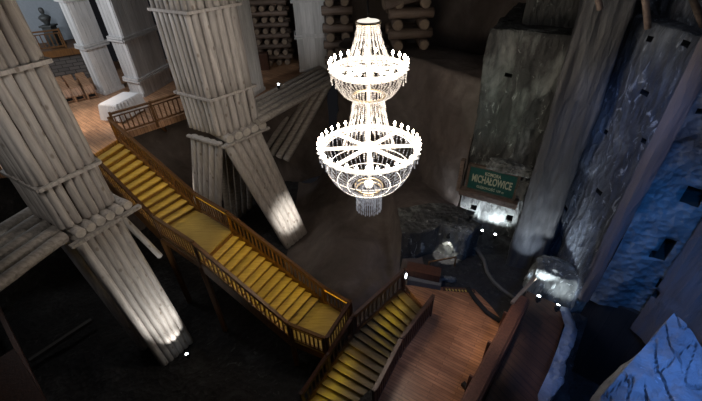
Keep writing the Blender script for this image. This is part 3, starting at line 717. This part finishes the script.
def basket(r0, z0, r1, z1, n, nb, mat, name):
    for k in range(n):
        a_ = 2*PI*(k+.5)/n
        def fn(t, a_=a_): th = t*PI/2*.93; return at(r1+(r0-r1)*math.cos(th), a_, z0+(z1-z0)*math.sin(th))
        strand(name, fn, nb, .0165, mat)
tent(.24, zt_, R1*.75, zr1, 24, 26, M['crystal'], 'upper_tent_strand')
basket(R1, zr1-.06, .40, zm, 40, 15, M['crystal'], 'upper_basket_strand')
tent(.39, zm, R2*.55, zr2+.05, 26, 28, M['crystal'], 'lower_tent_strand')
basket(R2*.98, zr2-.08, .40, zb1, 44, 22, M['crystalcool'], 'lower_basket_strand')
for k in range(3):
    rr = [.62, .9, 1.15][k]; s = MB(); zz = zr2-.06-.0
    th = math.acos(max(0, min(1, (rr-.40)/(R2*.98-.40)))); zz = zr2-.08+(zb1-zr2+.08)*math.sin(th)
    s.torus((cx, cy, zz), rr, .010, 48, 5); s.build('basket_hoop', M['white'], ch, True)
for k in range(36):
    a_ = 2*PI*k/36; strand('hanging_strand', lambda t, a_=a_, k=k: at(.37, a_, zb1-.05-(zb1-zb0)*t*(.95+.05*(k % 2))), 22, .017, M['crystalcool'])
for k in range(20):
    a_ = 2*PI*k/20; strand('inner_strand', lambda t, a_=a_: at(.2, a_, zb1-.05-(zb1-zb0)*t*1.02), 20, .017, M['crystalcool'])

# ------------------------------------------------------------------ sign
sp1, sp2 = G(471.5, 165, 2.55), G(518.5, 176, 2.55); sx = (sp2-sp1); sx.z = 0; Lw = sx.length; sx.normalize(); sn = V((sx.y, -sx.x, 0))
zbot = zat(468, 186.5, sp1.x, sp1.y); hs_ = 2.55-zbot
og = sp1.copy(); og.z = zbot
def sp(u, v, w): return og+sx*u+V((0, 0, v))+sn*w
t = thing('sign_board', 'green sign board with pale lettering mounted on the rock', 'sign', tuple(og))
s = MB(); s.hexa([sp(0, 0, 0), sp(Lw, 0, 0), sp(Lw, 0, .06), sp(0, 0, .06), sp(0, hs_, 0), sp(Lw, hs_, 0), sp(Lw, hs_, .06), sp(0, hs_, .06)]); s.build('sign_panel', M['signgreen'], t)
s = MB()
for (u0, v0, u1, v1) in ((-.06, -.05, Lw+.06, -.05), (-.06, hs_+.05, Lw+.06, hs_+.05)): s.bar(sp(u0, v0, .04), sp(u1, v1, .04), .14, .1)
s.bar(sp(-.05, -.05, .04), sp(-.05, hs_+.05, .04), .1, .14, sn); s.bar(sp(Lw+.05, -.05, .04), sp(Lw+.05, hs_+.05, .04), .1, .14, sn)
s.build('sign_frame', M['logbrown'], t)
Rt = Matrix(((sx.x, 0, sn.x), (sx.y, 0, sn.y), (0, 1, 0))).to_4x4()
def text(txt, u, v, size, parent, width=None, name='lettering', bold=.0):
    cu = bpy.data.curves.new('t', 'FONT'); cu.body = txt; cu.size = size; cu.align_x = 'CENTER'; cu.align_y = 'CENTER'; cu.extrude = .008; cu.offset = bold
    o = bpy.data.objects.new('t', cu); C.objects.link(o); bpy.context.view_layer.update()
    me = bpy.data.meshes.new_from_object(o.evaluated_get(bpy.context.evaluated_depsgraph_get()))
    bpy.data.objects.remove(o)
    xs = [w.co.x for w in me.vertices]; k = width/(max(xs)-min(xs)) if width else 1
    P = sp(u, v, .075)
    for w in me.vertices: w.co = Rt @ V((w.co.x*k, w.co.y, w.co.z))+P-og
    me.materials.clear(); me.materials.append(M['letter']); q = bpy.data.objects.new(name, me); C.objects.link(q); q.parent = parent
text('KOMORA', Lw*.5, hs_*.80, hs_*.2, t, Lw*.34, bold=.004)
text('MICHAŁOWICE', Lw*.5, hs_*.5, hs_*.46, t, Lw*.86, bold=.012)
text('GŁĘBOKOŚĆ 109 m', Lw*.5, hs_*.16, hs_*.15, t, Lw*.6, bold=.002)
s = MB(); s.bar(sp(-.3, -.26, .02), sp(Lw+.25, -.26, .02), .4, .26); tag(s.build('timber_lintel', M['logbrown']), 'dark brown timber beam directly under the green sign', 'timber beam')
s = MB(); s.bar(sp(-.35, hs_+.2, .05), sp(-.35, -.25, .05), .16, .25, sn); tag(s.build('timber_upright', M['logbrown']), 'short brown upright at the left end of the green sign', 'timber post')
blob('salt_crust', sp(Lw*.8, hs_+.30, .0), .9, .3, .2, math.atan2(sx.y, sx.x), M['rock_pale'], 9, 'crusty pale salt ledge above the green sign', 'salt crust', .7)
blob('salt_crust', sp(Lw+.28, hs_*.5, -.02), .22, .2, .5, math.atan2(sx.y, sx.x), M['rock_pale'], 14, 'crusty pale salt lump at the right end of the green sign', 'salt crust', .7, 4)

# ------------------------------------------------------------------ lamps
def add_light(kind, loc, power, color, size=.1, target=None, angle=None, blend=.6, spread=None, sizey=None):
    l = bpy.data.lights.new('lamp_or_fill_light', kind); l.energy = power; l.color = color
    if kind == 'AREA':
        l.size = size
        if sizey: l.shape = 'RECTANGLE'; l.size_y = sizey
        if spread: l.spread = spread
    else: l.shadow_soft_size = size
    if kind == 'SPOT': l.spot_size = angle; l.spot_blend = blend
    o = bpy.data.objects.new('lamp_or_fill_light', l); C.objects.link(o); o.location = loc
    if target is not None: o.rotation_euler = (V(target)-V(loc)).to_track_quat('-Z', 'Y').to_euler()
    return o
def spot_fixture(label, p, aim, power, ang=1.2, color=(.85, .93, 1), r=.07, light=True):
    p = V(p); t = thing('spotlight', label, 'spotlight', tuple(p), 'small floor spotlights')
    d = (V(aim)-p).normalized(); s = MB(); s.tube([p+V((0, 0, .02)), p+V((0, 0, .08))], r*.8, 10); s.tube([p+V((0, 0, .14))-d*.05, p+V((0, 0, .14))+d*.08], r*1.25, 12); s.build('housing', M['black'], t, True)
    s = MB(); s.bead(p+V((0, 0, .16))+d*.09, r*1.0, .9); s.build('lens', M['lens'], t)
    if light: add_light('SPOT', p+V((0, 0, .2))+d*.25, power, color, .05, aim, ang)
sbase = sp1+sn*.55
for i, (sx_, sy_) in enumerate(((459, 227), (481, 235), (494, 239))):
    b = G(sx_, sy_, -.62); w = b-sn*.9; lab = ['left', 'middle', 'right'][i]
    spot_fixture(lab+' one of the three small spotlights below the green sign', b, (w.x, w.y, .6), 120, 2.3)
b = G(537, 302, .5); spot_fixture('small spotlight on the parapet side of the ramp head', b, G(545, 262, 1.0)+V((0, 0, .8)), 220, 1.5)
b = G(556, 311, .5); spot_fixture('small spotlight on the boulder side of the ramp head', b, bc+V((0, .2, .3)), 40, 1.9)
b = G(279, 89, 3.95); spot_fixture('small spotlight on the horizontal logs left of the chandelier', b, b+V((.1, .2, 2)), 8, 1.2)
b = G(322, 89, 1.0)
b = G(189, 358, -2.7); spot_fixture('small spotlight on the pit floor by the foot of the foreground pillar', b, (-7.4, 9.2, -1.2), 60, 1.3, (1, .96, .9))
add_light('SPOT', b+V((1.3, -.4, .6)), 420, (1, .97, .92), .1, (-7.5, 9.3, .2), 1.1, .9)
b = G(330, 262, -2.4)
add_light('SPOT', (-1.6, 13.9, -1.0), 420, (1, .95, .88), .1, (-3.3, 15.5, -1.2), 1.0, .9)
b = U0L+V((0.06, 0, .55)); t = thing('post_lamp', 'tiny white lamp on the railing post at the head of the lowest stairs', 'lamp', tuple(b))
s = MB(); s.lathe(b, [(.03, 0), (.045, .04), (.045, .2), (.02, .24)], 10); s.build('lamp_glass', M['lens'], t, True)
s = MB(); s.box(b-V((0, 0, .05)), .08, .08, .05); s.build('lamp_base', M['black'], t)

# niche with lamp
n0, n1 = G(437, 252, -.1), G(463, 262, -.1); dn = (n1-n0).normalized(); nn_ = V((dn.y, -dn.x, 0))
zt2 = zat(437, 226, n0.x, n0.y)
rockwall('rock_ledge', [G(400, 262, -.3).xy, G(418, 258, -.1).xy, n0.xy, (n1-dn*.05).xy, (n1-nn_*.9+dn*.25).xy], -1.2, zt2, M['rock_grey'], .07, .09, 1.0, top=1.6, seed=12)
tag(bpy.data.objects[-1] if False else [o for o in C.objects if o.name.startswith('rock_ledge')][-1], 'low rock wall of the niche with the downlight, behind the plank floor', 'rock ledge')
lm = G(446, 237, .75)+nn_*.0
lw = n0.lerp(n1, .36)+nn_*.16; lw.z = zat(446, 237, lw.x, lw.y)
t = thing('wall_lamp', 'small downlight throwing a cone of light on the niche wall', 'lamp', tuple(lw))
s = MB(); s.lathe(lw, [(.07, -.02), (.08, .0), (.05, .12), (.02, .15)], 10); s.bar(lw+V((0, 0, .08)), lw-nn_*.14+V((0, 0, .08)), .04, .04); s.build('lamp_hood', M['black'], t)
s = MB(); s.bead(lw-V((0, 0, .03)), .04); s.build('lamp_bulb', M['lens'], t)
add_light('SPOT', lw+nn_*.06-V((0, 0, .06)), 100, (1, .95, .88), .02, lw-V((0, 0, 1))-nn_*.12, 1.0, .3)
s = MB(); a_ = G(429, 262, .4); b_ = G(456, 257, .4); s.tube([a_, b_], .03, 8); s.bar((a_.x, a_.y, -.1), a_, .05, .05); s.bar((b_.x, b_.y, -.1), b_, .05, .05)
tag(s.build('hand_rail', M['amberwood']), 'short reddish handrail in front of the lit niche', 'handrail')
# yellow marked step edge
t = thing('step_edge', 'step edge with a row of yellow marks at the back of the plank floor', 'step edge', tuple(G(445, 290, .03)))
s = MB(); s.bar(G(443, 288.5, .03), G(475, 291, .03), .16, .04); s.build('edge_board', M['darkwood'], t)
for k in range(9):
    a_ = G(446+3.2*k, 288.8+.22*k, .06); b_ = G(447.2+3.2*k, 290.6+.22*k, .06); s = MB(); s.bar(a_, b_, .045, .02); s.build('yellow_mark', M['yellow'], t)
# bench-like kerb left of the niche
s = MB(); a_, b_ = G(408, 279, .1), G(441, 285, .1); s.bar(a_, b_, .35, .28); tag(s.build('stone_kerb', M['kerb']), 'grey stone kerb along the back left edge of the plank floor', 'kerb')
s = MB(); a_, b_ = G(407, 270, .3), G(440, 277, .3); s.bar(a_, b_, .45, .5); tag(s.build('wooden_parapet', M['darkwood']), 'dark brown wooden parapet behind the grey stone kerb', 'parapet')
# curved path kerb
pts = [G(x, y, .1) for x, y in ((459, 236), (468, 243), (478, 251), (484, 260), (487, 272), (494, 282), (503, 290), (514, 298))]
s = MB(); s.tube(pts, .07, 8, wob=.15); tag(s.build('path_kerb', M['kerb'], smooth=True), 'thin curved kerb winding between the niche and the ramp', 'kerb')
pts = [G(x, y, .1) for x, y in ((468, 288), (475, 299), (487, 312), (500, 321))]
s = MB(); s.tube(pts, .08, 8, wob=.1); tag(s.build('floor_edging', M['hole'], smooth=True), 'dark curved edging at the back right of the plank floor', 'edging')

# ramp with parapet
ra_, rb_, rc_, rd_ = G(527, 291, .3), G(568, 309, .3), G(535, 420, -.1), G(478, 420, -.1)
s = MB(); s.hexa([ra_-V((0, 0, .5)), rb_-V((0, 0, .5)), rc_-V((0, 0, .5)), rd_-V((0, 0, .5)), ra_, rb_, rc_, rd_]); tag(s.build('wooden_ramp', M['rampwood']), 'dark brown plank ramp right of the plank floor', 'ramp')
def wall_bar(name, a_, b_, h, th, mat, label, cat):
    a_, b_ = V(a_), V(b_); d = (b_-a_); d.z = 0; d.normalize(); n = V((d.y, -d.x, 0))*th; t = thing(name, label, cat, tuple(a_))
    s = MB(); u = V((0, 0, h)); s.hexa([a_, b_, b_+n, a_+n, a_+u, b_+u, b_+n+u, a_+n+u]); s.build('parapet_wall', mat, t)
    s = MB(); s.bar(a_+n*.5+u+V((0, 0, .04)), b_+n*.5+u+V((0, 0, .04)), th+.12, .08); s.build('parapet_cap', M['redwood'], t, bevel=.01)
    L = (b_-a_).length; k = .9
    while k < L: 
        p = a_.lerp(b_, k/L)-n*.12; s = MB(); s.bar(p, p+u, .1, .06, d); s.build('parapet_stud', mat, t); k += 1.3
    return t
wall_bar('ramp_parapet', G(511, 312, 0)+V((0, 0, -.1)), G(454, 420, 0)+V((0, 0, -.1)), 1.0, -.42, M['redwood'], 'dark brown wooden parapet dividing the plank floor from the ramp', 'parapet')
s = MB(); s.bar(G(512, 303, .95), G(535, 278, .95), .1, .1); tag(s.build('parapet_rail', M['logtan']), 'pale rail end, reflection painted in, by the pillar at the head of the ramp', 'rail')  # bright reflection on the parapet put into this rail's pale tan
s = MB(); s.box(G(466, 389, 0), .12, .3, .15, .5); tag(s.build('floor_box', M['black']), 'small black box on the plank floor against the parapet', 'box')

# ------------------------------------------------------------------ timber cribs at the back
def crib(label, x0, x1, y, z0, rows, cols, r, length=1.6, mat=M['logbrown'], gap=1.0):
    t = thing('log_crib', label, 'log crib', ((x0+x1)/2, y, z0)); z = z0+r
    for j in range(rows):
        if j % 2 == 0:
            for c in range(cols):
                x = x0+r+(x1-x0-2*r)*c/(cols-1) if cols > 1 else x0
                log('cross_log', (x+random.uniform(-.05, .05), y-random.uniform(.18, .3), z), (x, y+length, z), r, mat, t, M['logtan'], seg=2, n=10)
        else:
            for yy in (y+.1, y+length-.2):
                log('long_log', (x0-.15, yy, z), (x1+.15, yy, z+random.uniform(-.03, .03)), r, mat, t, M['logtan'], seg=3, n=10)
        z += 2*r*.93
    return t
crib('log crib wall at the back between the narrow and the boarded white columns', -7.2, -3.6, 25.3, 3.6, 18, 7, .17)
crib('log crib at the back right of the boarded white column', D(327, 40, 23.5).x, D(350, 40, 23.5).x, 22.9, 3.7, 14, 2, .24)
crib('log crib standing on the rock shelf above and right of the chandelier', D(392, 40, 19.6).x, D(428, 40, 19.6).x, 19.6, 5.75, 9, 2, .25)
b_ = D(384, 4, 19.4); log('stray', b_, b_+V((1.6, .4, .25)), .26, M['logbrown'], None, M['logtan']).name = 'timber_log'
tag([o for o in C.objects if o.name.startswith('timber_log')][-1], 'thick brown log sticking out above the rock-shelf crib', 'timber beam')
s = MB(); a_ = D(394, 50, 19.2); s.box((D(411, 50, 19.3).x, 19.5, 5.3), 2.1, .9, .42); tag(s.build('timber_sill', M['logbrown']), 'pale timber sill under the rock-shelf log crib', 'timber beam')
blk = MB(); blk.box((-5.6, 24.4, 3.6), 1.6, .5, 1.0); tag(blk.build('wooden_chest', M['darkwood'], bevel=.02), 'dark wooden chest in front of the back log crib wall', 'chest')
# poles at the top right
for (x0, y0, x1, y1, lab) in ((596, -12, 600, 9, 'short brown pole above the grey rock pillar'), (644, -14, 648, 28, 'brown pole standing on the top of the blue wall'), (686, -20, 706, 34, 'thin brown pole at the top right corner')):
    dd = 9.75 if x0 < 620 else 9.0; a_ = D(x0, y0, dd); b_ = D(x1, y1, dd); o = log('wooden_pole', a_, b_, .07, M['logbrown'], None, M['logtan']); tag(o, lab, 'pole')
rockwall('wall_right', [(q1+V((1.5, 2.4, 0))).xy, (q2+V((.5, 1.3, 0))).xy, (q2+V((1.6, .9, 0))).xy], zt-.6, 13, M['rock_blue'], .25, .18, .8, seed=31)['kind'] = 'structure'

# ------------------------------------------------------------------ light
w = bpy.data.worlds.new('World'); bpy.context.scene.world = w; w.use_nodes = True
w.node_tree.nodes['Background'].inputs[0].default_value = (.6, .6, .7, 1); w.node_tree.nodes['Background'].inputs[1].default_value = .010
warm = (1, .84, .70)
add_light('POINT', (cx, cy, zr1+.35), 120, warm, .5)
add_light('POINT', (cx, cy, zr2+.35), 500, warm, .8)
add_light('POINT', (cx, cy, zr2-.6), 110, warm, .3)
# cool light from the left of the gallery, warm light on its floor
add_light('AREA', (-19, 18, 10), 260, (.88, .94, 1), 2.5, (-13, 21, 5))
add_light('SPOT', (-13.5, 16, 8.5), 800, (1, .78, .6), .5, (-12.4, 17.4, 3.6), .9, .9)
add_light('AREA', (-12, 13.5, 11), 260, (.95, .96, 1), 1.5, (-11.5, 20, 6))  # added fill from the front for the gallery columns, no lamp here
add_light('SPOT', (-1.2, 17.5, 9), 260, (.9, .95, 1), .4, (-2.4, 24, 6.5), .7, .9)  # added to brighten the boarded column left of the chandelier
add_light('POINT', (-8.5, 16, .5), 30, (1, .85, .7), .4)  # added to lift the black rock under the gallery, no lamp here
add_light('POINT', (-11, 8, 1.0), 3, (.9, .9, 1), .4)
add_light('SPOT', (-6, 4, 11), 420, (1, .95, .9), .8, (-8, 9.4, 6), .9, 1.0)
add_light('SPOT', (-2.5, 10.5, 11), 520, (1, .94, .88), .8, (-5.6, 16, 6), .9, 1.0)
add_light('SPOT', (3.6, 7.0, 8), 900, (1, .78, .6), .3, (4.1, 7.2, 0), .40, 1.0)
add_light('SPOT', (2.2, 5.5, 8), 260, (1, .74, .55), .3, (2.3, 5.9, 0), .45, 1.0)
# amber light along the stairs
def amber(A, B, za, zb, off, power):
    A, B = V(A), V(B); A.z = za; B.z = zb; m = (A+B)/2+V((0, 0, .8)); d = B-A
    l = bpy.data.lights.new('stair_light', 'AREA'); l.shape = 'RECTANGLE'; l.size = d.length*.95; l.size_y = .06; l.energy = power; l.color = (1, .7, .05)
    o = bpy.data.objects.new('stair_light', l); C.objects.link(o); x = d.normalized(); dirv = (V(off)-V((0, 0, .9))).normalized()
    z = -dirv; z = (z-x*z.dot(x)).normalized(); y = z.cross(x)
    o.matrix_world = Matrix(((x.x, y.x, z.x, m.x), (x.y, y.y, z.y, m.y), (x.z, y.z, z.z, m.z), (0, 0, 0, 1)))
amber(T0R-inn*.1, A1R-inn*.1, 3.6, 1.3, -inn, 9); amber(T0L+inn*.1, A1L+inn*.1, 3.6, 1.3, inn, 6)
amber(A1R, B1R, 1.3, 1.3, -inn, 4)
amber(B1R-inn*.1, A2R-inn*.1, 1.3, -1.2, -inn, 11); amber(B1L+inn*.1, A2L+inn*.1, 1.3, -1.2, inn, 6)
amber(A2R, B2R, -1.2, -1.2, -inn, 4)
il = V((.7, -.7, 0))
def lowamber(A, B, ta, tb, za, zb, power):
    n = 5
    for k in range(n):
        t_ = ta+(tb-ta)*(k+.5)/n; p = A.lerp(B, t_)+il*.28; z_ = za+(zb-za)*t_
        l = bpy.data.lights.new('stair_light', 'SPOT'); l.energy = power; l.color = (1, .72, .03); l.spot_size = 2.3; l.spot_blend = 1; l.shadow_soft_size = .03
        o = bpy.data.objects.new('stair_light', l); C.objects.link(o); o.location = (p.x, p.y, z_+.45); o.rotation_euler = (il*.5-V((0, 0, 1))).to_track_quat('-Z', 'Y').to_euler()
lowamber(U0L, U1L, .1, .62, 0, -1.2, 5)
lowamber(U1L, D2L, .15, 1.0, -1.2, -2.6, 8)
# blue wash on the right hand walls
blue = (.025, .31, 1)
add_light('SPOT', (5.6, 3.6, 8.5), 1150, blue, .4, (9.3, 7.2, 3.6), .8, .8)
add_light('SPOT', (4.6, 1.2, 9.6), 1100, (.14, .36, 1), .5, (5.0, 3.1, 6), 1.05, .5)
add_light('SPOT', (4.4, 5.6, 9.5), 520, (.14, .36, 1), .6, (7.6, 9.2, 6), .8, .9)
add_light('SPOT', (3.9, 5.2, 2.4), 70, (.12, .32, 1), .3, (5.6, 5.8, .4), 1.1, .6)
# cool light climbing the grey pillar
add_light('SPOT', G(512, 262, 0)+V((-.2, -1.6, .3)), 120, (.7, .82, 1), .1, G(535, 165, 3), .75)
add_light('SPOT', G(533, 284, .3), 520, (.85, .93, 1), .05, (7.35, 10.0, 1.6), .8)
add_light('SPOT', G(475, 150, 4)+sn*2.2, 90, (.7, 1, .85), .3, G(495, 110, 5)-sn*.3, 1.0, .9)
add_light('AREA', (4.5, 7.0, 11.5), 25, (.85, .88, 1), 1.5, (6.5, 11, 5))

# ------------------------------------------------------------------ camera
cam = bpy.data.cameras.new('camera'); co = bpy.data.objects.new('camera', cam); C.objects.link(co)
cam.sensor_width = 36; cam.lens = 36*F/702; cam.clip_end = 200; cam.clip_start = .1
Rw = Matrix((RTc, FWc, UPc)).to_4x4(); co.matrix_world = Matrix.Translation((0, 0, H)) @ Rw
bpy.context.scene.camera = co
sc = bpy.context.scene
sc.view_settings.view_transform = 'Standard'; sc.view_settings.look = 'None'; sc.view_settings.exposure = 0
sc.cycles.max_bounces = 5; sc.cycles.sample_clamp_indirect = 3.0
